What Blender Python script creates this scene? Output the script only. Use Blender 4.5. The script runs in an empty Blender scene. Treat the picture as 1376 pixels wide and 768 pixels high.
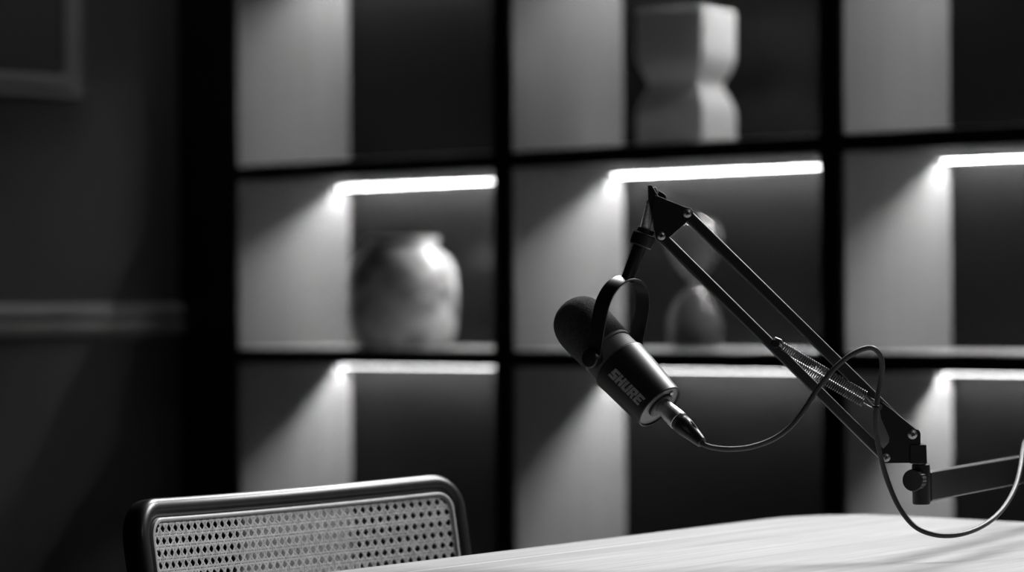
import bpy, bmesh, math, random
from mathutils import Vector, Matrix
random.seed(7)
PI = math.pi
R = math.radians
S = bpy.context.scene
COL = S.collection

# ------------------------------------------------------------------ camera
F = 4000.0                       # focal length in pixels of the 1376 px frame
YAW = R(42.36)
CAM = Vector((0, 0, 1.02))
CM = (Matrix.Rotation(YAW, 3, 'Z') @ Matrix.Rotation(R(90.3), 3, 'X') @ Matrix.Rotation(R(-0.4), 3, 'Z'))
cd = bpy.data.cameras.new('camera'); cam = bpy.data.objects.new('camera', cd); COL.objects.link(cam)
cam.matrix_world = Matrix.Translation(CAM) @ CM.to_4x4()
cd.sensor_width = 36; cd.lens = 36 * F / 1376
cd.dof.use_dof = True; cd.dof.focus_distance = 3.09; cd.dof.aperture_fstop = 3.55
cd.clip_start = .05
S.camera = cam

def P(px, py, Y):                # point seen at a pixel, Y metres in front of the lens
    return CAM + CM @ Vector(((px-688)/F*Y, -(py-384)/F*Y, -Y))
def D(x, ydown, z):              # direction: right, down, away
    return CM @ Vector((x, -ydown, -z))
def on_z(px, py, z):
    d = P(px, py, 1) - CAM
    return CAM + d * ((z-CAM.z)/d.z)
def W(xc, yc, z=0):              # level camera axes -> room
    c, s = math.cos(YAW), math.sin(YAW)
    return Vector((xc*c - yc*s, xc*s + yc*c, z))
UP = Vector((0, 0, 1))

# ------------------------------------------------------------------ materials
def mat(name, col=.5, rough=.5, metal=0, noise=None, bump=None, spec=.5, trans=0, ior=1.45, emit=None, coat=0, sheen=0):
    m = bpy.data.materials.new(name); m.use_nodes = True
    nt = m.node_tree; b = nt.nodes['Principled BSDF']
    b.inputs['Base Color'].default_value = (col, col, col, 1)
    b.inputs['Roughness'].default_value = rough; b.inputs['Metallic'].default_value = metal
    b.inputs['Specular IOR Level'].default_value = spec
    b.inputs['Transmission Weight'].default_value = trans; b.inputs['IOR'].default_value = ior
    b.inputs['Coat Weight'].default_value = coat; b.inputs['Sheen Weight'].default_value = sheen
    if emit:
        b.inputs['Emission Color'].default_value = (1, 1, 1, 1); b.inputs['Emission Strength'].default_value = emit
    tc = nt.nodes.new('ShaderNodeTexCoord'); mp = nt.nodes.new('ShaderNodeMapping')
    nt.links.new(tc.outputs['Object'], mp.inputs[0])
    if noise:                    # (scale xyz, lo, hi, detail, distortion)
        sc, lo, hi, det, dist = noise
        n = nt.nodes.new('ShaderNodeTexNoise'); r = nt.nodes.new('ShaderNodeValToRGB')
        mp.inputs['Scale'].default_value = sc
        n.inputs['Scale'].default_value = 1; n.inputs['Detail'].default_value = det; n.inputs['Distortion'].default_value = dist
        nt.links.new(mp.outputs[0], n.inputs['Vector'])
        r.color_ramp.elements[0].position = .3; r.color_ramp.elements[1].position = .7
        r.color_ramp.elements[0].color = (lo, lo, lo, 1); r.color_ramp.elements[1].color = (hi, hi, hi, 1)
        nt.links.new(n.outputs[0], r.inputs[0]); nt.links.new(r.outputs[0], b.inputs['Base Color'])
    if bump:                     # (scale, strength, distance)
        n = nt.nodes.new('ShaderNodeTexNoise'); n.inputs['Scale'].default_value = bump[0]; n.inputs['Detail'].default_value = 3
        nt.links.new(tc.outputs['Object'], n.inputs['Vector'])
        bp = nt.nodes.new('ShaderNodeBump'); bp.inputs['Strength'].default_value = bump[1]; bp.inputs['Distance'].default_value = bump[2]
        nt.links.new(n.outputs[0], bp.inputs['Height']); nt.links.new(bp.outputs[0], b.inputs['Normal'])
    return m

M = {
 'black_lacquer': mat('black_lacquer', .006, .42, bump=(40, .05, .001), spec=.3),
 'black_back':    mat('black_back_panel', .011, .32, noise=((3, 3, 1), .0068, .0086, 2, 0), spec=.2),
 'laminate':      mat('grey_side_laminate', .17, .6, noise=((18, 18, 1.2), .155, .185, 4, .3)),
 'shelf_top':     mat('pale_shelf_board', .34, .28, noise=((1.5, 20, 20), .62, .72, 4, .3)),
 'housing':       mat('led_housing', .25, .5, 0),
 'diffuser':      mat('led_diffuser', .8, .5, emit=410),
 'diffuser_dim':   mat('led_diffuser_dim', .8, .5, emit=325),
 'diffuser_low':  mat('led_diffuser_rim_low', .8, .5, emit=7),
 'diffuser_rim':  mat('led_diffuser_rim', .8, .5, emit=45),
 'wall':          mat('dark_wall_paint', .08, .8, bump=(60, .1, .001), noise=((2, 2, 2), .055, .062, 2, 0)),
 'room':          mat('grey_room_paint', .03, .8, noise=((2, 2, 2), .028, .033, 2, 0)),
 'trim':          mat('dark_trim_paint', .12, .45, noise=((9, 9, 9), .20, .24, 2, 0)),
 'floor':         mat('dark_wood_floor', .06, .5, noise=((2, 30, 2), .04, .08, 4, .5)),
 'ceiling':       mat('ceiling_paint', .06, .9, noise=((2, 2, 2), .055, .065, 2, 0)),
 'metal':         mat('black_powder_coat', .006, .45, 0, bump=(900, .12, .0003), spec=.3),
 'metal_fine':    mat('black_satin_metal', .007, .34, 0, bump=(1400, .04, .0002), spec=.7),
 'mic_body':      mat('mic_satin_black', .008, .42, 0, bump=(1800, .05, .0002), spec=.5),
 'mic_collar':    mat('mic_collar_grey', .07, .60, 0, bump=(1500, .05, .0002)),
 'foam':          mat('windscreen_foam', .020, 1.0, bump=(900, 1.0, .0022), spec=.15, sheen=.15, noise=((500, 500, 500), .01, .04, 2, 0)),
 'steel':         mat('brushed_steel', .72, .38, 1, bump=(500, .08, .0003)),
 'dull_steel':    mat('dull_steel', .75, .40, .9, bump=(500, .08, .0003)),
 'end_face':      mat('end_face_grey', .16, .45, .3),
 'screw':         mat('zinc_screw', .45, .35, 1, bump=(600, .1, .0003)),
 'spring':        mat('spring_steel', .16, .30, 1, noise=((200, 200, 200), .13, .2, 1, 0)),
 'rubber':        mat('cable_rubber', .035, .48, bump=(300, .05, .0003), spec=.5),
 'plug_boot':     mat('plug_boot_black', .015, .34, bump=(500, .05, .0002)),
 'logo':          mat('logo_print_grey', .24, .5, noise=((400, 400, 400), .18, .28, 3, 0)),
 'chair_wood':    mat('black_stained_wood', .010, .34, noise=((60, 60, 5), .008, .018, 4, .4), spec=.6),
 'cane':          mat('natural_cane', .46, .5, noise=((150, 150, 150), .36, .54, 3, 0)),
 'spline':        mat('cane_spline', .42, .45, noise=((60, 60, 60), .38, .46, 3, 0)),
 'white_ceramic': mat('white_matte_ceramic', .80, .5, bump=(80, .05, .001), noise=((5, 5, 5), .76, .82, 2, 0)),
 'glass':         mat('clear_glass', .98, .06, trans=.94, ior=1.45),
 'sand':          mat('dark_sand', .02, .9, bump=(400, .6, .001)),
}

def table_wood(yseam):
    m = bpy.data.materials.new('pale_oak_top'); m.use_nodes = True; nt = m.node_tree; b = nt.nodes['Principled BSDF']
    tc = nt.nodes.new('ShaderNodeTexCoord')
    def noise(sc, det, dist, rough=.55):
        mp = nt.nodes.new('ShaderNodeMapping'); mp.inputs['Scale'].default_value = sc
        n = nt.nodes.new('ShaderNodeTexNoise'); n.inputs['Scale'].default_value = 1
        n.inputs['Detail'].default_value = det; n.inputs['Distortion'].default_value = dist; n.inputs['Roughness'].default_value = rough
        nt.links.new(tc.outputs['Object'], mp.inputs[0]); nt.links.new(mp.outputs[0], n.inputs['Vector']); return n
    def ramp(n, p0, c0, p1, c1):
        r = nt.nodes.new('ShaderNodeValToRGB'); r.color_ramp.elements[0].position = p0; r.color_ramp.elements[1].position = p1
        r.color_ramp.elements[0].color = (c0, c0, c0, 1); r.color_ramp.elements[1].color = (c1, c1, c1, 1)
        nt.links.new(n.outputs[0], r.inputs[0]); return r
    def mul(a, c):
        x = nt.nodes.new('ShaderNodeMix'); x.data_type = 'RGBA'; x.blend_type = 'MULTIPLY'; x.inputs[0].default_value = 1
        nt.links.new(a.outputs[2 if a.type == 'MIX' else 0], x.inputs[6]); nt.links.new(c.outputs[2 if c.type == 'MIX' else 0], x.inputs[7]); return x
    grain = ramp(noise((1.6, 45, 10), 8, 1.2, .65), .30, .70, .62, 1)       # x runs along the grain
    broad = ramp(noise((1.1, 6, 5), 4, 1.0), .30, .74, .60, 1)
    fine = ramp(noise((9, 260, 10), 4, .2), .3, .93, .6, 1)
    x = mul(mul(grain, broad), fine)
    base = nt.nodes.new('ShaderNodeMix'); base.data_type = 'RGBA'; base.blend_type = 'MULTIPLY'; base.inputs[0].default_value = 1
    base.inputs[7].default_value = (.37, .37, .37, 1)
    nt.links.new(x.outputs[2], base.inputs[6])
    sp = nt.nodes.new('ShaderNodeSeparateXYZ'); nt.links.new(tc.outputs['Object'], sp.inputs[0])
    def math_(op, a, bb):
        q = nt.nodes.new('ShaderNodeMath'); q.operation = op
        for i_, v_ in enumerate((a, bb)):
            if isinstance(v_, float): q.inputs[i_].default_value = v_
            elif v_ is not None: nt.links.new(v_, q.inputs[i_])
        return q.outputs[0]
    seam = math_('LESS_THAN', math_('ABSOLUTE', math_('SUBTRACT', sp.outputs[1], float(yseam)), None), .0013)
    seam = math_('MULTIPLY', seam, .6)
    mx = nt.nodes.new('ShaderNodeMix'); mx.data_type = 'RGBA'; mx.inputs[7].default_value = (.85, .85, .85, 1)
    nt.links.new(seam, mx.inputs[0]); nt.links.new(base.outputs[2], mx.inputs[6]); nt.links.new(mx.outputs[2], b.inputs['Base Color'])
    b.inputs['Roughness'].default_value = .55; b.inputs['Specular IOR Level'].default_value = .3
    return m

def marble():
    m = bpy.data.materials.new('mottled_glazed_ceramic'); m.use_nodes = True; nt = m.node_tree; b = nt.nodes['Principled BSDF']
    tc = nt.nodes.new('ShaderNodeTexCoord'); n = nt.nodes.new('ShaderNodeTexNoise')
    n.inputs['Scale'].default_value = 13; n.inputs['Detail'].default_value = 6; n.inputs['Distortion'].default_value = 1.2
    nt.links.new(tc.outputs['Object'], n.inputs['Vector'])
    r = nt.nodes.new('ShaderNodeValToRGB'); r.color_ramp.elements[0].position = .36; r.color_ramp.elements[1].position = .58
    r.color_ramp.elements[0].color = (.30, .30, .30, 1); r.color_ramp.elements[1].color = (.85, .85, .85, 1)
    nt.links.new(n.outputs[0], r.inputs[0]); nt.links.new(r.outputs[0], b.inputs['Base Color'])
    b.inputs['Roughness'].default_value = .22; return m
M['marble'] = marble()

# ------------------------------------------------------------------ mesh builder
class MB:
    def __init__(s): s.v = []; s.f = []
    def add(s, vs, fs):
        n = len(s.v); s.v += [Vector(v) for v in vs]; s.f += [tuple(i+n for i in f) for f in fs]
        return s
    def box(s, lo, hi):
        x0, y0, z0 = lo; x1, y1, z1 = hi
        return s.add([(x0,y0,z0),(x1,y0,z0),(x1,y1,z0),(x0,y1,z0),(x0,y0,z1),(x1,y0,z1),(x1,y1,z1),(x0,y1,z1)],
                     [(0,3,2,1),(4,5,6,7),(0,1,5,4),(1,2,6,5),(2,3,7,6),(3,0,4,7)])
    def obox(s, c, ax, ay, az):      # oriented box: centre and three half vectors
        vs = [c + ax*i + ay*j + az*k for k in (-1,1) for (i,j) in ((-1,-1),(1,-1),(1,1),(-1,1))]
        return s.add(vs, [(0,3,2,1),(4,5,6,7),(0,1,5,4),(1,2,6,5),(2,3,7,6),(3,0,4,7)])
    def bar(s, a, b, side, w, h):    # square bar from a to b; side = one cross direction
        d = (b-a).normalized(); sd = (side - d*side.dot(d)).normalized(); t = d.cross(sd)
        return s.obox((a+b)/2, (b-a)/2, sd*w/2, t*h/2)
    def prism(s, pts, n, t):         # polygon extruded both ways by t/2 along n
        k = len(pts); n = n.normalized()
        vs = [p - n*t/2 for p in pts] + [p + n*t/2 for p in pts]
        fs = [tuple(range(k-1,-1,-1)), tuple(range(k, 2*k))] + [(i, (i+1)%k, k+(i+1)%k, k+i) for i in range(k)]
        return s.add(vs, fs)
    def lathe(s, o, a, prof, seg=32, capa=True, capb=True):
        a = a.normalized(); r = Vector((1,0,0)) if abs(a.x) < .8 else Vector((0,1,0))
        e1 = (r - a*r.dot(a)).normalized(); e2 = a.cross(e1); n = len(s.v)
        for (t, rad) in prof:
            for i in range(seg):
                q = 2*PI*i/seg; s.v.append(o + a*t + (e1*math.cos(q) + e2*math.sin(q))*rad)
        m = len(prof)
        for j in range(m-1):
            for i in range(seg):
                k = (i+1) % seg
                s.f.append((n+j*seg+i, n+j*seg+k, n+(j+1)*seg+k, n+(j+1)*seg+i))
        if capa: s.f.append(tuple(n+i for i in range(seg-1,-1,-1)))
        if capb: s.f.append(tuple(n+(m-1)*seg+i for i in range(seg)))
        return s
    def tube(s, pts, rad, seg=10, cap=True):
        n0 = len(s.v); m = len(pts); N = None
        for i in range(m):
            t = (pts[min(i+1, m-1)] - pts[max(i-1, 0)]).normalized()
            if N is None:
                r = Vector((0,0,1)) if abs(t.z) < .9 else Vector((1,0,0)); N = (r - t*r.dot(t)).normalized()
            else: N = (N - t*N.dot(t)).normalized()
            B = t.cross(N); rr = rad[i] if isinstance(rad, (list, tuple)) else rad
            for k in range(seg):
                q = 2*PI*k/seg; s.v.append(pts[i] + (N*math.cos(q) + B*math.sin(q))*rr)
        for j in range(m-1):
            for i in range(seg):
                k = (i+1) % seg
                s.f.append((n0+j*seg+i, n0+j*seg+k, n0+(j+1)*seg+k, n0+(j+1)*seg+i))
        if cap:
            s.f.append(tuple(n0+i for i in range(seg-1,-1,-1))); s.f.append(tuple(n0+(m-1)*seg+i for i in range(seg)))
        return s
    def build(s, name, material, parent=None, bevel=0, bseg=3, smooth=40, rot=None):
        base = parent_loc(parent)
        me = bpy.data.meshes.new(name); me.from_pydata([v - base for v in s.v], [], s.f); me.update()
        bm = bmesh.new(); bm.from_mesh(me); bmesh.ops.recalc_face_normals(bm, faces=bm.faces); bm.to_mesh(me); bm.free()
        o = bpy.data.objects.new(name, me); COL.objects.link(o)
        if parent is not None: o.parent = parent
        me.materials.append(M[material])
        for p in me.polygons: p.use_smooth = True
        me.set_sharp_from_angle(angle=R(smooth))
        if bevel:
            b = o.modifiers.new('bevel', 'BEVEL'); b.width = bevel; b.segments = bseg; b.limit_method = 'ANGLE'; b.angle_limit = R(35)
            b.harden_normals = True
        return o

def parent_loc(p):
    v = Vector((0,0,0))
    while p is not None: v += p.location; p = p.parent
    return v
def thing(name, loc, label, cat, group=None):
    o = bpy.data.objects.new(name, None); COL.objects.link(o); o.location = loc; o.empty_display_size = .05
    o['label'] = label; o['category'] = cat
    if group: o['group'] = group
    return o
def struct(name, mb, m, **k):
    o = mb.build(name, m, **k); o['kind'] = 'structure'; return o

def spline_pts(pts, n=8):            # Catmull-Rom through points
    q = [pts[0]*2 - pts[1]] + list(pts) + [pts[-1]*2 - pts[-2]]; out = []
    for i in range(1, len(q)-2):
        for k in range(n):
            t = k/n; a, b, c, d = q[i-1], q[i], q[i+1], q[i+2]
            out.append(.5*((2*b) + (c-a)*t + (2*a-5*b+4*c-d)*t*t + (3*b-a-3*c+d)*t**3))
    out.append(q[-2]); return out

# ------------------------------------------------------------------ the room
X0, YF = -4.848, 4.419               # left opening edge and front plane of the bookcase
MOD, UPW, DEP, TH = .817, .05, .347, .032
XL = X0 - .192                        # face of the left wall
YB = YF + DEP + .03
XR, YN, ZC = 2.6, -2.4, 2.75
struct('floor', MB().box((XL-.1, YN-.1, -.1), (XR+.1, YB+.1, 0)), 'floor')
struct('ceiling', MB().box((XL-.1, YN-.1, ZC), (XR+.1, YB+.1, ZC+.1)), 'ceiling')
struct('wall_left', MB().box((XL-.1, YN, 0), (XL, YB, ZC)), 'wall')
struct('wall_back', MB().box((XL-.1, YB, 0), (XR+.1, YB+.1, ZC)), 'wall')
struct('wall_right', MB().box((XR, YN, 0), (XR+.1, YB, ZC)), 'room')
struct('wall_front', MB().box((XL-.1, YN-.1, 0), (XR+.1, YN, ZC)), 'room')
def moulding(prof, y0, y1):
    # profile (out from the wall, height) swept along the left wall
    mb = MB(); k = len(prof)
    vs = [Vector((XL+a, y, z)) for y in (y0, y1) for a, z in prof]
    return mb.add(vs, [(i, (i+1)%k, k+(i+1)%k, k+i) for i in range(k)] + [tuple(range(k-1,-1,-1)), tuple(range(k, 2*k))])
rail = [(0,.948),(.010,.950),(.020,.958),(.024,.970),(.022,.978),(.010,.982),(.009,.990),(.020,.996),(.022,1.006),(.014,1.014),(.012,1.018),(0,1.020)]
struct('trim_1', moulding(rail, YN, YF), 'trim')
struct('baseboard_left', moulding([(0,0),(.016,0),(.016,.09),(.010,.105),(0,.11)], YN, YF), 'trim')
# raised panel moulding on the upper wall, swept round its rectangle with mitred corners
def frame_moulding(y0, y1, z0, z1):
    prof = [(0,0),(.014,.003),(.020,.010),(.012,.018),(.011,.024),(.018,.031),(.012,.042),(.006,.050),(0,.052)]
    mb = MB(); k = len(prof); vs = []
    for (cy, cz, sy, sz) in ((y0,z0,1,1),(y1,z0,-1,1),(y1,z1,-1,-1),(y0,z1,1,-1)):
        for a, w in prof: vs.append(Vector((XL+a, cy+sy*w, cz+sz*w)))
    fs = []
    for c in range(4):
        d = (c+1) % 4
        for i in range(k-1): fs.append((c*k+i, c*k+i+1, d*k+i+1, d*k+i))
    return mb.add(vs, fs)
fr_br = None
FY1 = 4.419 - .275
struct('trim_2', frame_moulding(FY1-1.5, FY1, 1.462, 2.45), 'trim')

# ------------------------------------------------------------------ bookcase
bc = thing('bookcase', (X0, YF, 0), 'black open bookcase with grey lined compartments filling the back wall', 'bookcase')
NC = 4
shz = [.02, .400, .904, 1.304, 1.82, 2.2, 2.52]
XE = X0 + NC*MOD
MB().box((XL+.001, YF, 0), (X0, YF+DEP+.015, 2.536)).build('end_panel', 'black_lacquer', bc, bevel=.0015)
for k in range(1, NC+1):
    x = X0 + k*MOD
    MB().box((x-UPW, YF, 0), (x, YF+DEP, 2.536)).build('upright', 'black_lacquer', bc, bevel=.0015)
for k in range(NC):
    xa, xb = X0 + k*MOD, X0 + (k+1)*MOD - UPW
    MB().box((xa, YF+DEP-.001, 0), (xb, YF+DEP+.015, 2.536)).build('back_panel', 'black_back', bc)
    for j, z in enumerate(shz):
        MB().box((xa, YF, z-TH/2), (xb, YF+.012, z+TH/2)).build('shelf_edge', 'black_lacquer', bc, bevel=.001)
        sh = MB().box((xa, YF+.012, z-TH/2), (xb, YF+DEP-.001, z+TH/2)).build('shelf', 'black_lacquer', bc)
        if j < 6:
            z0, z1 = z+TH/2, shz[j+1]-TH/2
            MB().box((xa, YF+.006, z0), (xa+.004, YF+DEP-.001, z1)).build('side_lining', 'laminate', bc)
            MB().box((xb-.004, YF+.006, z0), (xb, YF+DEP-.001, z1)).build('side_lining', 'laminate', bc)
            MB().box((xa+.004, YF+.006, z0), (xb-.004, YF+DEP-.001, z0+.003)).build('shelf_lining', 'shelf_top' if j > 1 else 'laminate', bc)

# LED strips fixed under the shelves near the back
led_names = {
 (0,2): 'glowing LED strip under the shelf right below the row of the marbled jar, first bay',
}
def led(k, j, label):
    xa, xb = X0 + k*MOD + .006, X0 + (k+1)*MOD - UPW - .006
    zu = shz[j] - TH/2 - .0004; y = YF + .306
    t = thing('led_strip', ((xa+xb)/2, y, zu), label, 'light strip', 'LED strips under the bookcase shelves')
    h = MB().box((xa, y, zu-.0072), (xb, y+.0015, zu)).box((xa, y+.0015, zu-.0025), (xb, y+.013, zu)).box((xa, y+.013, zu-.006), (xb, y+.0145, zu))
    h.build('housing', 'housing', t)
    MB().box((xa+.006, y+.0016, zu-(.0108 if j == 2 else .0082)), (xb, y+.0022, zu-.0027)).build('diffuser_rim', 'diffuser_low' if j == 2 else 'diffuser_rim', t)
    MB().box((xa+.010, y+.0080, zu-.0036), (xb, y+.0128, zu-.0026)).build('diffuser', 'diffuser_dim' if j == 4 else 'diffuser', t)
led(0, 3, 'LED strip glowing above the round mottled jar')
led(1, 3, 'LED strip glowing above the glass hourglass, behind the boom arm head')
led(2, 3, 'LED strip glowing in the right bay at the height of the boom arm head')
led(0, 2, 'LED strip glowing in the left bay under the shelf of the mottled jar')
led(1, 2, 'LED strip glowing in the middle bay under the shelf of the hourglass')
led(2, 2, 'LED strip glowing in the right bay behind the springs and cable of the boom arm')
led(0, 4, 'LED strip lighting the empty upper left bay')
led(1, 4, 'LED strip lighting the bay of the white waisted vase')
led(2, 4, 'LED strip lighting the empty upper right bay')

# ------------------------------------------------------------------ things on the shelves
lsc = 1.0
def lathe_up(loc, prof, seg=64, **k): return MB().lathe(loc, UP, [(z*lsc, r*lsc) for r, z in prof], seg, **k)
# round mottled jar
jl = W(*( (-.604+.739*.343+.674*.17), (6.53-.674*.343+.739*.17) ), shz[2]+TH/2+.0034)
jar = thing('ceramic_jar', jl, 'round mottled glazed ceramic jar with a short wide neck on the left shelf', 'jar')
jp = [(.0,0),(.084,0),(.091,.003),(.098,.011),(.104,.026),(.108,.052),(.1095,.09),(.1095,.13),(.108,.155),(.104,.175),(.096,.190),(.085,.201),(.076,.207),(.071,.212),(.070,.220),(.073,.229),(.076,.234),(.075,.2375),(.068,.2375),(.064,.230),(.064,.211),(.078,.198),(.098,.17),(.102,.12),(.095,.04),(.078,.012),(0,.010)]
b = lathe_up(jl, [(max(r*1.08,.0005), z) for r, z in jp]).build('body', 'marble', jar)

# waisted square vase above
vl = W(-.604+.739*1.117+.674*.19, 6.53-.674*1.117+.739*.19, shz[3]+TH/2+.0034)
vase = thing('square_vase', vl, 'white square vase with a pinched waist on the top shelf', 'vase')
def waisted():
    e1 = W(.86, -.51).normalized(); e2 = W(.51, .86).normalized()
    Hh = .272; mb = MB(); rings = []; n = 68
    def half(z):
        q = abs(z - .123)
        if q < .006: return .0560 + q*q*22
        return .0568 + .0177*math.sin(min(1, (q-.006)/.056)*PI/2)
    zs = [Hh*i/n for i in range(n+1)]
    def ring(h, z, r=.004):
        out = []
        for sx, sy, a0 in ((1,1,0),(-1,1,90),(-1,-1,180),(1,-1,270)):
            for a in (0, 22.5, 45, 67.5, 90):
                an = R(a0+a)
                out.append(vl + e1*(sx*(h-r)+r*math.cos(an)) + e2*(sy*(h-r)+r*math.sin(an)) + UP*z)
        return out
    seq = [(half(0)-.003, 0)] + [(half(z), z) for z in zs[1:-1]] + [(half(Hh)-.001, Hh-.0015), (half(Hh)-.003, Hh), (half(Hh)-.010, Hh), (half(Hh)-.012, Hh-.003)]
    seq += [(half(z)-.012, z) for z in reversed(zs[3:-2])]
    for h, z in seq: mb.v += ring(h, z)
    for j in range(len(seq)-1):
        for i in range(20):
            k = (i+1) % 20; mb.f.append((j*20+i, j*20+k, (j+1)*20+k, (j+1)*20+i))
    mb.f.append(tuple(range(19,-1,-1))); mb.f.append(tuple((len(seq)-1)*20+i for i in range(20)))
    return mb
waisted().build('body', 'white_ceramic', vase, smooth=50)

# hourglass
hl = W(-.604+.739*1.126+.674*.2, 6.53-.674*1.126+.739*.2, shz[2]+TH/2+.0034)
hg = thing('hourglass', hl, 'clear glass hourglass holding dark sand on the middle shelf', 'hourglass')
ho = [(.0005,.0),(.040,.0),(.050,.006),(.056,.022),(.058,.045),(.054,.070),(.042,.095),(.026,.117),(.013,.130),(.009,.137),(.013,.144),(.026,.157),(.042,.178),(.054,.203),(.058,.226),(.056,.248),(.046,.262),(.030,.270),(.0005,.273)]
hi_ = [(max(r-.0075, .0004) , z) for r, z in ho[2:-2]]
hi2 = [(.0005,.006),(.044,.0075)] + [(r, z) for r, z in hi_[1:-1]] + [(.040,.262),(.026,.2665),(.0005,.268)]
lsc = .955
mb = lathe_up(hl, ho); mb.build('glass_bulbs', 'glass', hg, smooth=60)
inner = lathe_up(hl, hi2)
gl = [o for o in COL.objects if o.name.startswith('glass_bulbs')][0]
bm = bmesh.new(); bm.from_mesh(gl.data)
n0 = len(bm.verts)
vs = [bm.verts.new(v - hl) for v in inner.v]
bm.verts.ensure_lookup_table()
for f in inner.f: bm.faces.new([vs[i] for i in reversed(f)])
bm.to_mesh(gl.data); bm.free()
for p in gl.data.polygons: p.use_smooth = True
lathe_up(hl, [(.0005,.0085),(.043,.0085),(.0475,.014),(.0515,.024),(.0530,.036),(.030,.041),(.0005,.044)]).build('sand', 'sand', hg)

# ------------------------------------------------------------------ table
ZT = .75
A = on_z(1062, 692.5, ZT); B = on_z(1168, 690.3, ZT); Cc = on_z(1376, 701, ZT)
gl_dir = (A - on_z(440, 768, ZT)).normalized()          # grain and left edge direction
L0 = A - gl_dir*2.3
fe = (Cc - B).normalized()
Rr = B + fe*1.05
R0 = L0 + (Rr - A) 
tb = thing('wooden_table', ((A+Rr+L0+R0)/4).xy.to_3d(), 'large pale oak table with a blunted corner beside the cane chair', 'table')
tb_ang = math.atan2(gl_dir.y, gl_dir.x)
pa = [A + (L0-A).normalized()*.05, A + (B-A).normalized()*.012 + (A-L0).normalized()*-.004, B - (B-A).normalized()*.035, B + fe*.035]
def quad(p0, p1, p2, n=5): return [p0*(1-t)**2 + p1*2*t*(1-t) + p2*t*t for t in [i/n for i in range(n+1)]]
poly = [L0] + quad(A - gl_dir*.06, A, A + (B-A).normalized()*.05) + quad(B - (B-A).normalized()*.02, B, B + fe*.02) + [Rr, R0]
bl = Matrix.Rotation(-tb_ang, 3, 'Z') @ (B - Vector((tb.location.x, tb.location.y, 0)))
M['table_wood'] = table_wood(bl.y)
mb = MB(); mb.prism([p - UP*.017 for p in poly], UP, .034)
top = mb.build('tabletop', 'table_wood', tb, bevel=.002)
# lay the grain along the long edge
inv = Matrix.Rotation(-tb_ang, 4, 'Z'); top.data.transform(inv); top.rotation_euler = (0, 0, tb_ang)
ri = (Rr - A).normalized()
for (a, bb) in ((.16, .16), (.16, .84), (.86, .16), (.86, .84)):
    c = L0.lerp(A, a).lerp(R0.lerp(Rr, a), bb); c.z = 0
    MB().lathe(c, UP, [(0,.022),(.4,.028),(ZT-.034,.032)], 20).build('leg', 'chair_wood', tb)
for q in (.14, .86):
    c0 = L0.lerp(A, q).lerp(R0.lerp(Rr, q), .16); c1 = L0.lerp(A, q).lerp(R0.lerp(Rr, q), .84)
    c0.z = c1.z = ZT-.034-.03
    MB().bar(c0, c1, UP, .055, .025).build('apron', 'chair_wood', tb, bevel=.002)

# ------------------------------------------------------------------ cane chair
O = P(185, 669, 3.0)
e1 = W(.585, .811).normalized(); nf = W(.811, -.585).normalized(); CW = .55; TH_R = R(9); BUL = .036
dv = (-UP*math.cos(TH_R) + nf*math.sin(TH_R)); NN = (nf*math.cos(TH_R) + UP*math.sin(TH_R))
def SF(u, v, w=0): return O + e1*u*CW + dv*v + NN*(w - BUL*4*u*(1-u))
cbase = SF(.5, .3); ch_loc = Vector((cbase.x, cbase.y, 0)) + nf*.2
chair = thing('cane_chair', ch_loc, 'black framed chair with a woven cane back at the left edge of the table', 'chair')
HB = .29; FW = .0215; FD = .032
def rr_path(u0, v0, u1, v1, r, n=8, side=14):     # rounded rectangle in metres on the back surface
    pts = []
    for cx, cy, a0 in ((u1-r, v0+r, -90), (u1-r, v1-r, 0), (u0+r, v1-r, 90), (u0+r, v0+r, 180)):
        for i in range(n+1):
            a = R(a0 + 90*i/n); pts.append((cx + r*math.cos(a), cy + r*math.sin(a), math.cos(a), math.sin(a)))
    out = []
    for i in range(len(pts)):
        p, q = pts[i], pts[(i+1) % len(pts)]
        out.append(p)
        dlen = math.hypot(q[0]-p[0], q[1]-p[1])
        if dlen > .05:
            for k in range(1, side): t = k/side; out.append(tuple(p[j]+(q[j]-p[j])*t for j in range(4)))
    return out
def swept(path, prof):               # prof: (inward offset, out-of-surface offset)
    mb = MB(); k = len(prof); n = len(path)
    for (x, y, ox, oy) in path:
        l = math.hypot(ox, oy)
        for a, w in prof:
            xx, yy = x - ox/l*a, y - oy/l*a
            mb.v.append(SF(xx/CW, yy, w))
    for i in range(n):
        j = (i+1) % n
        for a in range(k):
            c = (a+1) % k; mb.f.append((i*k+a, i*k+c, j*k+c, j*k+a))
    return mb
def rrect(w, d, r, n=4):             # rounded cross section, inward 0..w, depth 0..-d
    out = []
    for cx, cy, a0 in ((w-r, -r, 0), (r, -r, 90), (r, -d+r, 180), (w-r, -d+r, 270)):
        for i in range(n+1): a = R(a0+90*i/n); out.append((cx+r*math.cos(a), cy+r*math.sin(a)))
    return out
swept(rr_path(0, 0, CW, HB, .042), rrect(FW, FD, .0095)).build('back_frame', 'chair_wood', chair, smooth=50)
swept(rr_path(FW-.001, FW-.001, CW-FW+.001, HB-FW+.001, .022), [(0,-.004),(.0008,.0002),(.0028,.0010),(.0046,.0004),(.0055,-.0008),(.0055,-.004)]).build('cane_spline', 'spline', chair, smooth=60)
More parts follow.
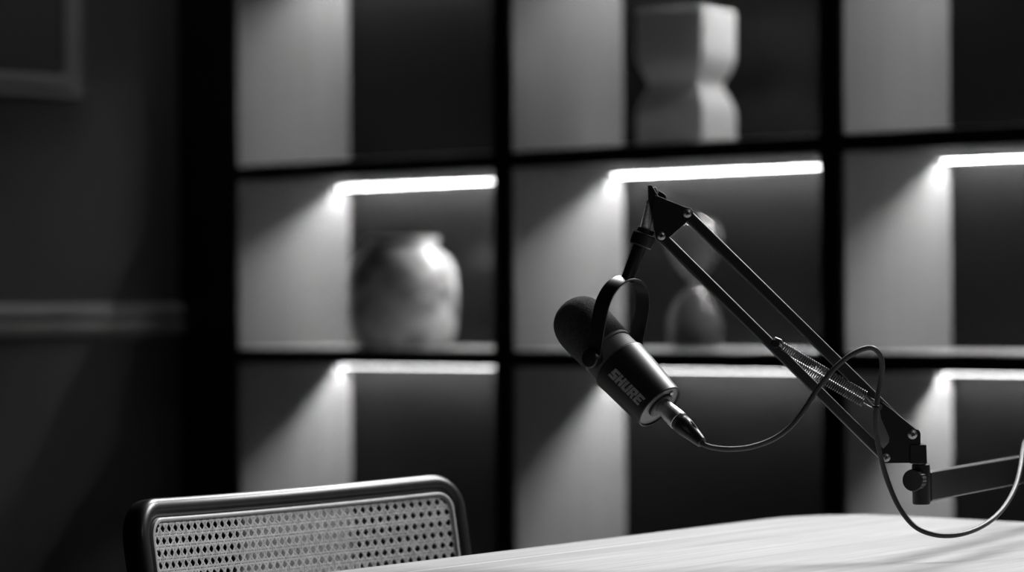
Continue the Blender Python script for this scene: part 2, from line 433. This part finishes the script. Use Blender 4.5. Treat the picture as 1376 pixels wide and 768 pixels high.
# woven cane: paired strands both ways and crossing diagonals
def cane():
    mb = MB(); u0, u1, v0, v1 = FW+.003, CW-FW-.003, FW+.003, HB-FW-.003
    p = .0125; hw = .0012
    rc = .020
    def inside(x, y):
        for cx, cy, sx, sy in ((u0+rc, v0+rc, -1, -1), (u1-rc, v0+rc, 1, -1), (u0+rc, v1-rc, -1, 1), (u1-rc, v1-rc, 1, 1)):
            if (x-cx)*sx > 0 and (y-cy)*sy > 0 and math.hypot(x-cx, y-cy) > rc: return False
        return u0 <= x <= u1 and v0 <= y <= v1
    def ribbon(x0, y0, x1, y1, hw, wave, ph):
        L = math.hypot(x1-x0, y1-y0); n = max(2, int(L/(p/2))); dx, dy = (x1-x0)/L, (y1-y0)/L; nx, ny = -dy*hw, dx*hw
        run = []
        def flush():
            if len(run) > 1:
                b0 = len(mb.v)
                for (x, y, z) in run:
                    mb.v.append(SF((x-nx)/CW, y-ny, z-.0002)); mb.v.append(SF(x/CW, y, z+.0003)); mb.v.append(SF((x+nx)/CW, y+ny, z-.0002))
                for i in range(len(run)-1):
                    a = b0+3*i; mb.f.append((a, a+1, a+4, a+3)); mb.f.append((a+1, a+2, a+5, a+4))
            run.clear()
        for i in range(n+1):
            t = i/n; x, y = x0+(x1-x0)*t, y0+(y1-y0)*t
            if inside(x, y): run.append((x, y, -.0012 + wave*(1 if (i+ph) % 2 else -1)))
            else: flush()
        flush()
    nx = int((u1-u0)/p); ny = int((v1-v0)/p); ox = (u1-u0-nx*p)/2 + u0; oy = (v1-v0-ny*p)/2 + v0
    for i in range(nx+1):
        for s in (-1, 1):
            x = ox+i*p+s*.0016; ribbon(x, v0, x, v1, hw, .0003, i)
    for j in range(ny+1):
        for s in (-1, 1):
            y = oy+j*p+s*.0016; ribbon(u0, y, u1, y, hw, .0003, j+1)
    H = v1-v0; Wd = u1-u0
    for sgn in (1, -1):
        for i in range(-ny-1, nx+ny+2):
            c = ox+i*p+p/2                   # diagonals cross at the grid nodes
            ribbon(c, oy-p, c+sgn*(ny+2)*p, oy+(ny+1)*p, .0014, .0004, 0) if True else None
    return mb
cane().build('cane_panel', 'cane', chair, smooth=80)
# posts, seat and legs
for u in (.03, .97):
    p0 = SF(u, HB-.06, -FD/2); p1 = SF(u, HB+.08, -FD/2); p2 = Vector((p1.x, p1.y, .25)) ; p3 = Vector((p1.x, p1.y, 0)) - nf*.03
    MB().tube(spline_pts([p0, p1, p2, p3], 6), [.013]*19, 14).build('leg', 'chair_wood', chair)
sa, sb = SF(0.03, HB+.08), SF(.97, HB+.08)
zs = .455
def flat(p, z): return Vector((p.x, p.y, z))
c00, c10 = flat(sa, zs) + nf*.005, flat(sb, zs) + nf*.005
c01, c11 = c00 + nf*.42, c10 + nf*.42
for a_ in (c01, c11):
    MB().tube([flat(a_ - nf*.03, zs-.01), flat(a_ - nf*.02, 0)], [.016, .012], 14).build('leg', 'chair_wood', chair)
fr = MB()
for a_, b_ in ((c00, c10), (c10, c11), (c11, c01), (c01, c00)): fr.bar(a_ - (b_-a_).normalized()*.02, b_ + (b_-a_).normalized()*.02, UP, .035, .04)
fr.build('seat_frame', 'chair_wood', chair, bevel=.006)
MB().prism([c00.lerp(c11,.03)+UP*.010, c10.lerp(c01,.03)+UP*.010, c11.lerp(c00,.03)+UP*.010, c01.lerp(c10,.03)+UP*.010], UP, .006).build('seat', 'cane', chair)

# ------------------------------------------------------------------ microphone
ax = D(.608, .651, -.454).normalized()            # towards the tail
E = P(887, 547, 3.07)
MA = -ax                                           # profile runs tail -> windscreen
toC = -(D(0,0,1)); eF = (toC - ax*toC.dot(ax)).normalized(); eN = ax.cross(eF).normalized()
if eN.dot(D(.731,-.682,0)) < 0: eN = -eN
mic = thing('microphone', E, 'black broadcast microphone with a foam windscreen hanging from the boom arm', 'microphone')
mm = .001
MB().lathe(E, MA, [(6*mm,24*mm),(2*mm,25*mm),(.3*mm,25.6*mm),(0,26.4*mm),(.8*mm,27.3*mm),(30*mm,29.2*mm),(65*mm,31.2*mm),(66.2*mm,31.2*mm),(67*mm,30.4*mm)], 96, capb=True).build('body', 'mic_body', mic, smooth=30)
MB().lathe(E, MA, [(2.2*mm,25*mm),(2.6*mm,25*mm),(2.6*mm,25.2*mm)], 64).build('end_face', 'end_face', mic)
MB().lathe(E, MA, [(66.5*mm,28.6*mm),(68*mm,29.8*mm),(69*mm,29.8*mm),(69.6*mm,28.8*mm),(83.5*mm,28.2*mm),(83.8*mm,27.4*mm),(85.6*mm,27.4*mm),(86*mm,29.0*mm),(88*mm,29.4*mm),(88.6*mm,28.9*mm),(91*mm,27*mm)], 96).build('collar', 'mic_collar', mic, smooth=30)
# dark socket, screw on the end face
so = E - ax*.0 + eN*.002
MB().lathe(so, ax, [(-.0022,.0150),(.0002,.0146),(.0010,.0135),(.0010,.0110)], 40).build('socket', 'mic_body', mic)
sc = E + ax*-.0018 + eN*.0185 + eF*.004
MB().lathe(sc, ax, [(0,.0024),(.0012,.0022),(.0018,.0014)], 16).build('screw', 'screw', mic)
# foam
fo = [(88.5, 26), (89.2, 29.0), (92, 29.6), (105, 30.2), (118, 30.7), (126, 30.8)]
R0f = 30.8
for i in range(1, 13):
    a = R(90*i/12); fo.append((126 + 31.5*math.sin(a)**1.0, max(.3, R0f*math.cos(a)**.75)))
foam = MB(); foam.lathe(E, MA, [(t*mm, r*mm) for t, r in fo], 96)
for i, v in enumerate(foam.v): foam.v[i] = v + Vector((random.uniform(-1,1), random.uniform(-1,1), random.uniform(-1,1)))*.00018
foam.build('windscreen', 'foam', mic, smooth=80)
# lettering on the body
def rad_at(s): return (27.3 + (31.2-27.3)*(s/66))*mm
letters = {
 'S': [[(0,1),(1,1),(1,.74),(.42,.74),(.42,.62),(0,.62)], [(0,.62),(.58,.62),(1,.62),(1,.38),(.42,.38),(0,.38)], [(.58,.38),(1,.38),(1,0),(0,0),(0,.26),(.58,.26)]],
 'H': [[(0,0),(.38,0),(.38,1),(0,1)], [(.38,.38),(.62,.38),(.62,.64),(.38,.64)], [(.62,0),(1,0),(1,1),(.62,1)]],
 'U': [[(0,1),(.38,1),(.38,.28),(.05,.0),(0,.2)], [(.05,0),(.95,0),(.62,.28),(.38,.28)], [(.62,1),(1,1),(1,.2),(.95,0),(.62,.28)]],
 'R': [[(0,0),(.38,0),(.38,1),(0,1)], [(.38,1),(.92,1),(1,.9),(.62,.76),(.38,.76)], [(.62,.76),(1,.9),(1,.52),(.62,.56)], [(.38,.56),(.62,.56),(1,.52),(.85,.40),(.38,.34)], [(.46,.37),(.80,.40),(1,0),(.62,0)]],
 'E': [[(0,0),(.38,0),(.38,1),(0,1)], [(.38,1),(1,1),(1,.76),(.38,.76)], [(.38,.62),(.9,.62),(.9,.38),(.38,.38)], [(.38,.24),(1,.24),(1,0),(.38,0)]],
}
def logo():
    bm = bmesh.new(); LW, GAP, LH = 8.6, .9, 11.6; s0 = 54.0; phi0 = R(-22)
    for i, chh in enumerate('SHURE'):
        for pl in letters[chh]:
            vs = [bm.verts.new((i*(LW+GAP) + x*LW + (y-.5)*2.2, y*LH, 0)) for x, y in pl]
            try: bm.faces.new(vs)
            except ValueError: pass
    for k in range(1, 14):
        bmesh.ops.bisect_plane(bm, geom=bm.verts[:]+bm.edges[:]+bm.faces[:], plane_co=(0, k*LH/14, 0), plane_no=(0,1,0))
    mb = MB(); idx = {}
    for v in bm.verts:
        s = s0 - v.co.x; r = rad_at(s) + .12*mm; phi = phi0 + (v.co.y - LH/2)*mm/r
        idx[v] = len(mb.v); mb.v.append(E - ax*s*mm + (eF*math.cos(phi) + eN*math.sin(phi))*r)
    for f in bm.faces: mb.f.append(tuple(idx[v] for v in f.verts))
    n = len(mb.v)
    bm.free(); return mb
lg = logo().build('brand_lettering', 'logo', mic)
lg['label'] = 'pale grey printed lettering'
# yoke: strap bent round the collar
YC = E + MA*.0775; yp = D(.598, 0, .801).normalized()
yU = D(.17, -.977, -.127).normalized(); yU = (yU - yp*yU.dot(yp)).normalized(); yw = yU.cross(yp).normalized()
def yoke():
    sh = []
    hwid, H1, H2 = .0365, .047, .084
    for i in range(7): t = i/6; sh.append((-(.0335+.0035*math.sin(t*PI/2)), -.010+(H1+.010)*t))
    for i in range(1, 24):
        a = PI - PI*i/24; sh.append((.037*math.cos(a), H1 + (H2-H1)*math.sin(a)**.9))
    for i in range(7): t = 1-i/6; sh.append(((.0335+.0035*math.sin(t*PI/2)), -.010+(H1+.010)*t))
    mb = MB(); th = .0021; n = len(sh)
    for i, (x, y) in enumerate(sh):
        a, b_ = sh[max(0,i-1)], sh[min(n-1,i+1)]; tx, ty = b_[0]-a[0], b_[1]-a[1]; l = math.hypot(tx, ty); nx, ny = ty/l, -tx/l
        hw = .0088
        if i == 0 or i == n-1: hw = .0055
        for (q, w) in ((0,-hw),(0,hw),(th,hw),(th,-hw)):
            mb.v.append(YC + yp*(x+nx*-q) + yU*(y+ny*-q) + yw*w)
    for i in range(n-1):
        for a in range(4):
            c = (a+1) % 4; mb.f.append((4*i+a, 4*i+c, 4*i+4+c, 4*i+4+a))
    mb.f.append((0,1,2,3)); mb.f.append(tuple(4*n-4+i for i in (3,2,1,0)))
    return mb
yoke().build('yoke', 'metal_fine', mic, bevel=.0005, bseg=2, smooth=35)
for sgn in (-1, 1):
    o_ = YC + yp*sgn*.0285
    k = MB().lathe(o_, yp*sgn, [(0,.0068),(.006,.0068),(.007,.0085),(.0078,.0096),(.0140,.0098),(.0152,.0090),(.0156,.0075)], 40)
    k.build('yoke_knob', 'metal_fine', mic, smooth=30)
# mounting stem, collar ring
st0 = YC + yU*.0835; st1 = P(860.5, 329, 3.0945)
sd = (st1-st0).normalized()
L = (st1-st0).length
MB().lathe(st0, sd, [(-.002,.009),(.001,.0074),(.002,.0070),(L,.0070)], 40).build('mounting_stem', 'metal_fine', mic, smooth=30)
MB().lathe(st1, sd, [(-.001,.0114),(0,.0120),(.0112,.0120),(.0120,.0114)], 40).build('locking_ring', 'metal_fine', mic, smooth=30)

# ------------------------------------------------------------------ boom arm
tp = on_z(1427, 700, ZT)
boom = thing('boom_arm', P(1440, 640, 3.55).xy.to_3d() + UP*ZT, 'black spring loaded desk boom arm holding the microphone', 'boom arm')
vf = D(0,0,1).normalized()
YH = 3.088; YL = 3.10
# threaded adapter
q0 = st1 + sd*.0138; q1 = P(874, 268, YH); td = (q1-q0).normalized(); LT = (q1-q0).length
MB().lathe(st1 + sd*.0126, sd, [(0,.0086),(.0005,.0090),(.0048,.0090),(.0052,.0086)], 32).build('adapter_nut', 'metal_fine', boom, smooth=30)
prof = []
n = 17
for i in range(n): t = .005 + (LT-.008)*i/n; q_ = 1 - .36*i/n; prof += [(t, .0050*q_), (t+.0007, .0062*q_)]
MB().lathe(q0, td, prof + [(LT,.0026)], 24).build('threaded_rod', 'dull_steel', boom, smooth=20)
def PP(pts, Y): return [P(x, y, Y) for x, y in pts]
# tilt joint jaw at the top
jaw = [(870.2,248.5),(875.5,248),(880,256),(886.8,267.5),(887.6,286),(884.5,291.5),(880,292.5),(876,287),(873,279),(871.4,269)]
MB().prism(PP(jaw, YH), vf, .013).build('tilt_joint', 'metal', boom, bevel=.0012, bseg=2)
MB().prism(PP([(884,285),(888.6,270),(890.5,276),(889.5,286),(886.5,291)], YH-.002), vf, .011).build('joint_cheek', 'metal_fine', boom, bevel=.001, bseg=2)
wn = [(884,257.5),(886,256.5),(892,259.5),(895,263),(894,268),(888,266),(884,262)]
MB().prism(PP(wn, YH+.014), vf, .006).build('wing_nut', 'metal', boom, bevel=.0012, bseg=2)
MB().prism(PP([(877,252),(881,250.8),(883,254.5),(885,260),(881,258)], YH+.008), vf, .005).build('joint_bolt', 'screw', boom, bevel=.0008, bseg=2)
# head plates, front and back
def arc(cx, cy, r, a0, a1, n=7): return [(cx + r*math.cos(R(a0+(a1-a0)*i/n)), cy + r*math.sin(R(a0+(a1-a0)*i/n))) for i in range(n+1)]
head = [(880,262),(886,264)] + [(921.5,278.2)] + arc(923.4, 286.5, 8.2, -80, 50) + [(901.5,317)] + arc(888.5, 316.5, 7.8, 35, 160) + [(877.5,301),(875,285)]
for dz in (-.0078, .0078): MB().prism(PP(head, YH+dz), vf, .0018).build('head_plate', 'metal', boom, bevel=.0004, bseg=2)
MB().bar(P(884, 266, YH), P(918, 280, YH), vf, .0142, .002).build('head_bridge', 'metal', boom)
# parallel bars
def bar(a, b, Ya, Yb, w=.0112):
    MB().bar(P(*a, Ya), P(*b, Yb), vf, .0115, w).build('parallel_bar', 'metal_fine', boom, bevel=.0018, bseg=3)
bar((922,287.0), (1226,585), YH, YL, .0115); bar((889,317.5), (1191,615.5), YH, YL, .0108)
def screw(px, py, Y, r=.0046):
    t = MB().lathe(P(px, py, Y), -vf, [(-.001,r*.8),(0,r),(.0010,r),(.0020,r*.75),(.0024,r*.4),(.0019,r*.35),(.0014,r*.3)], 28).build('screw', 'screw', boom, smooth=35)
    for a in (20, 110):
        dd = D(math.cos(R(a)), math.sin(R(a)), 0); 
        MB().bar(P(px,py,Y) - vf*.00235 - dd*r*.5, P(px,py,Y) - vf*.00235 + dd*r*.5, vf, .0005, .0007).build('slot', 'metal', t)
screw(923.4, 286.3, YH-.0088); screw(888.5, 316.5, YH-.0088)
screw(1226, 583.3, YL-.0088, .0050); screw(1190.5, 614.3, YL-.0088, .0045)
# lower bracket plates
low = [(1180.4,541),(1183,539),(1187,540.5),(1231,576.5)] + arc(1228.5, 583.5, 8.6, -50, 10, 4) + [(1237,597),(1236,621.5),(1195,621.8)] + arc(1190.5, 614.3, 7.6, 80, 200, 5) + [(1186,604)] + \
      [(1190,599),(1194.5,594),(1195,588),(1191,578),(1184,562)]
for dz in (-.0078, .0078): MB().prism(PP(low, YL+dz), vf, .0018).build('bracket_plate', 'metal', boom, bevel=.0004, bseg=2)
MB().prism(PP([(1221,596),(1243.4,596.3),(1244,621.8),(1221,621.8)], YL), vf, .022).build('bracket_block', 'metal', boom, bevel=.0012, bseg=2)
# pivot post and tension knob
pt, pb = P(1237.5, 620, YL), P(1238.3, 677, YL); pd = (pb-pt).normalized(); LP = (pb-pt).length
MB().lathe(pt, pd, [(-.001,.0062),(.004,.0062)], 24).build('pivot_pin', 'dull_steel', boom)
MB().lathe(pt, pd, [(.0025,.0088),(.0032,.0094),(LP-.0015,.0094),(LP,.0086)], 40).build('pivot_post', 'metal', boom, smooth=30)
ka = D(-.50, .0, -.866).normalized(); kc = P(1234, 644, YL)
kp = MB(); nk = 48; k0 = len(kp.v)
rings = [(.004,.0108),(.0055,.0118),(.0150,.0118),(.0165,.0108)]
r_ = Vector((0,0,1)); ke1 = (r_ - ka*r_.dot(ka)).normalized(); ke2 = ka.cross(ke1)
for t, rad in rings:
    for i in range(nk):
        q = 2*PI*i/nk; rr_ = rad * (1 - (.045 if i % 2 else 0)*(1 if rad > .011 else .3))
        kp.v.append(kc + ka*t + (ke1*math.cos(q)+ke2*math.sin(q))*rr_)
for j in range(3):
    for i in range(nk):
        k = (i+1) % nk; kp.f.append((j*nk+i, j*nk+k, (j+1)*nk+k, (j+1)*nk+i))
kp.f.append(tuple(range(nk-1,-1,-1))); kp.f.append(tuple(3*nk+i for i in range(nk)))
kp.lathe(kc, ka, [(-.004,.005),(.005,.005)], 16)
kp.build('tension_knob', 'metal_fine', boom, smooth=25)
# extension bar going away to the clamp
bs = P(1243, 653.5, YL); be_ = bs + W(.447, .894).normalized()*.50
MB().bar(bs, be_, UP, .0310, .0145).build('extension_bar', 'metal_fine', boom, bevel=.0022, bseg=3)
pc = be_.copy(); 
zt = ZT
MB().lathe(Vector((pc.x, pc.y, zt+.012)), UP, [(0,.013),(pc.z+.03-zt-.012,.013),(pc.z+.032-zt-.012,.011)], 32).build('clamp_post', 'metal', boom, smooth=30)
# C clamp on the far edge
enor = Vector((fe.y, -fe.x, 0)).normalized()
if enor.dot(A - L0) < 0: enor = -enor
tgt = (pc - B).dot(enor)                             # distance of the post beyond the table edge (negative: over it)
pe = Vector((pc.x, pc.y, 0)) - enor*tgt
cl = MB()
cl.obox(Vector((pc.x, pc.y, zt+.006+.0004)), fe*.022, enor*.034, UP*.006)
oc = pe + enor*.009
cl.obox(Vector((oc.x, oc.y, zt-.035)), fe*.020, enor*.006, UP*.047)
cl.obox(Vector((pe.x, pe.y, zt-.080)) - enor*.022, fe*.020, enor*.036, UP*.005)
cl.build('clamp', 'metal', boom, bevel=.0015, bseg=2)
sc_ = Vector((pe.x, pe.y, zt-.034)) - enor*.035
MB().lathe(sc_, -UP, [(.0005,.016),(.004,.016),(.0045,.005),(.090,.005),(.091,.014),(.098,.014)], 24).build('clamp_screw', 'dull_steel', boom, smooth=30)
# springs on both sides of the bars
def spring(a, b, dz, name='spring', rad=.0040):
    p0, p1 = P(*a, YL+dz), P(*b, YL+dz); d = (p1-p0).normalized(); e = (vf - d*vf.dot(d)).normalized(); g = d.cross(e); Ls = (p1-p0).length
    turns = int(Ls/.0024); pts = []
    for i in range(turns*10+1):
        t = i/(turns*10); q = 2*PI*turns*t; pts.append(p0 + d*Ls*t + (e*math.cos(q)+g*math.sin(q))*rad)
    pts = [p0 - d*.010 + g*.001, p0 - d*.004] + pts + [p1 + d*.004, p1 + d*.010]
    MB().tube(pts, .00075, 6).build(name, 'spring', boom, smooth=80)
spring((1051,464.5), (1164,531), -.011); spring((1047,476), (1160,541), .011)
pn = P(1040.5, 461.5, YL)
MB().lathe(pn - vf*.014, vf, [(0,.0035),(.001,.0045),(.027,.0045),(.028,.0035)], 20).build('spring_pin', 'metal', boom)
MB().tube([pn + D(-.003,.0,-.012)+D(0,-.004,0), pn + D(0,-.0065,-.012), pn + D(.006,-.004,-.012), pn + D(.0085,.002,-.011), P(1050,466,YL-.011)], .0009, 6).build('spring_hook', 'spring', boom)
MB().lathe(P(1181, 545, YL) - vf*.014, vf, [(0,.0022),(.028,.0022)], 16).build('spring_anchor', 'spring', boom)
MB().tube([P(1164,531,YL-.011), P(1170,537,YL-.011), P(1177,542,YL-.011), P(1182,546,YL-.011), P(1183.5,549,YL-.011), P(1181,551,YL-.011)], .0009, 6).build('spring_hook', 'spring', boom)

# ------------------------------------------------------------------ cable with its plug
cab = thing('microphone_cable', P(1300, 717, 3.08), 'black microphone cable looping over the boom arm down above the table', 'cable')
pl0 = E + ax*.0012 + eN*.003; 
ped = P(943.5, 594.5, 3.03); pdv = (ped - pl0).normalized(); PL = (ped-pl0).length
MB().lathe(pl0, pdv, [(.0,.0082),(.0005,.0088),(.012,.0092),(.0125,.0096),(.0185,.0098),(.019,.0102),(.0265,.0104),(.027,.0098)], 40).build('plug_shell', 'steel', cab, smooth=30)
bt = [(.0262,.0100),(.028,.0101),(.029,.0095),(.030,.0101),(.031,.0096),(.032,.0100),(.038,.0098),(PL*.75,.0080),(PL-.003,.0058),(PL-.001,.0056),(PL,.0050)]
MB().lathe(pl0, pdv, bt, 40).build('plug_boot', 'plug_boot', cab, smooth=30)
for sg in (-1, 1):
    fin = [pl0 + pdv*t + (eN*(.86 if sg > 0 else -.1) + eF*(.5 if sg > 0 else 1)).normalized()*r for t, r in ((.033,.0090),(.044,.0088),(PL*.78,.0072))]
    MB().tube(fin, [.0006,.0013,.0005], 8).build('strain_rib', 'plug_boot', cab)
ys = 3.055
cpx = [(940,591,3.036),(948,598,3.03),(965,602,3.03),(985,603,3.03),(1010,600,3.035),(1038,590,3.04),(1062,573,3.045),(1082,548,3.05),(1100,520,3.055),(1120,496,3.06),(1144,476,3.06),(1168,467,3.06),(1181,474,3.063),(1185.5,490,3.066),(1183,512,3.07),(1179,535,3.07),(1176.5,560,3.07),(1178.5,588,3.072),(1185,620,3.075),(1195,652,3.075),(1210,684,3.07),(1231,708,3.065),(1260,718.5,3.06),(1292,717,3.07),(1322,705,3.10),(1346,685,3.14),(1363,657,3.18),(1371,628,3.22),(1374.5,604,3.27),(1380,590,3.33)]
pts = [P(*c) for c in cpx]
e0 = be_ + UP*.022
pts += [e0.lerp(pts[-1], .5) + UP*.012, e0 + W(.02,.0), pe + enor*.06 + UP*(ZT-.02), pe + enor*.07 + UP*.4, pe + enor*.09 + UP*.02, pe + enor*.3 + W(.2,0) + UP*.004]
MB().tube(spline_pts(pts, 8), .0027, 12).build('cable_cord', 'rubber', cab, smooth=80)
# cable tie at the bracket
tc = P(1177, 546, 3.07)
MB().lathe(tc - D(0,.0015,0), D(-.08,1,0), [(0,.0030),(.0004,.0036),(.0026,.0036),(.003,.0030)], 20).build('cable_tie', 'metal', cab)

# ------------------------------------------------------------------ lights
def area(name, loc, target, size, power, spread=180, size_y=None):
    l = bpy.data.lights.new(name, 'AREA'); l.energy = power; l.size = size; l.spread = R(spread)
    if size_y: l.shape = 'RECTANGLE'; l.size_y = size_y
    o = bpy.data.objects.new(name, l); COL.objects.link(o); o.location = loc
    o.rotation_euler = (Vector(target) - Vector(loc)).to_track_quat('-Z', 'Y').to_euler(); return o
area('table_lamp_light', W(1.35, 4.15, 2.36), W(.5, 3.2, .75), .8, 27, 100)
area('chair_rim_light', W(.28, 4.85, 2.35), W(-.15, 3.1, .8), .6, 9, 85)  # added light without a fixture, puts the highlight on the chair's top rim
area('wall_fill_light', W(1.6, .9, 2.6), W(-1.2, 5.2, 1.2), .8, 4, 140)  # weak fill added to lift the dark left wall, no such lamp stands there

sl = bpy.data.lights.new('wall_fill_spot', 'SPOT'); sl.energy = 11; sl.spot_size = R(75); sl.spot_blend = .9; sl.shadow_soft_size = .03  # added spot that brightens the wall beside the bookcase, no fitting in the room
so_ = bpy.data.objects.new('wall_fill_spot', sl); COL.objects.link(so_); so_.location = (XL+.25, YF-.25, ZC-.03)
so_.rotation_euler = (Vector((XL+.0, YF-.22, .9)) - so_.location).to_track_quat('-Z', 'Y').to_euler()
w = bpy.data.worlds.new('world'); S.world = w; w.use_nodes = True
w.node_tree.nodes['Background'].inputs[0].default_value = (.5, .5, .5, 1)
w.node_tree.nodes['Background'].inputs[1].default_value = .01

S.view_settings.view_transform = 'Standard'; S.view_settings.look = 'None'
S.view_settings.exposure = 0; S.view_settings.gamma = 1; S.view_settings.use_curve_mapping = False
S.cycles.use_denoising = True
S.cycles.max_bounces = 10; S.cycles.transmission_bounces = 8; S.cycles.glossy_bounces = 4
S.cycles.sample_clamp_indirect = 6
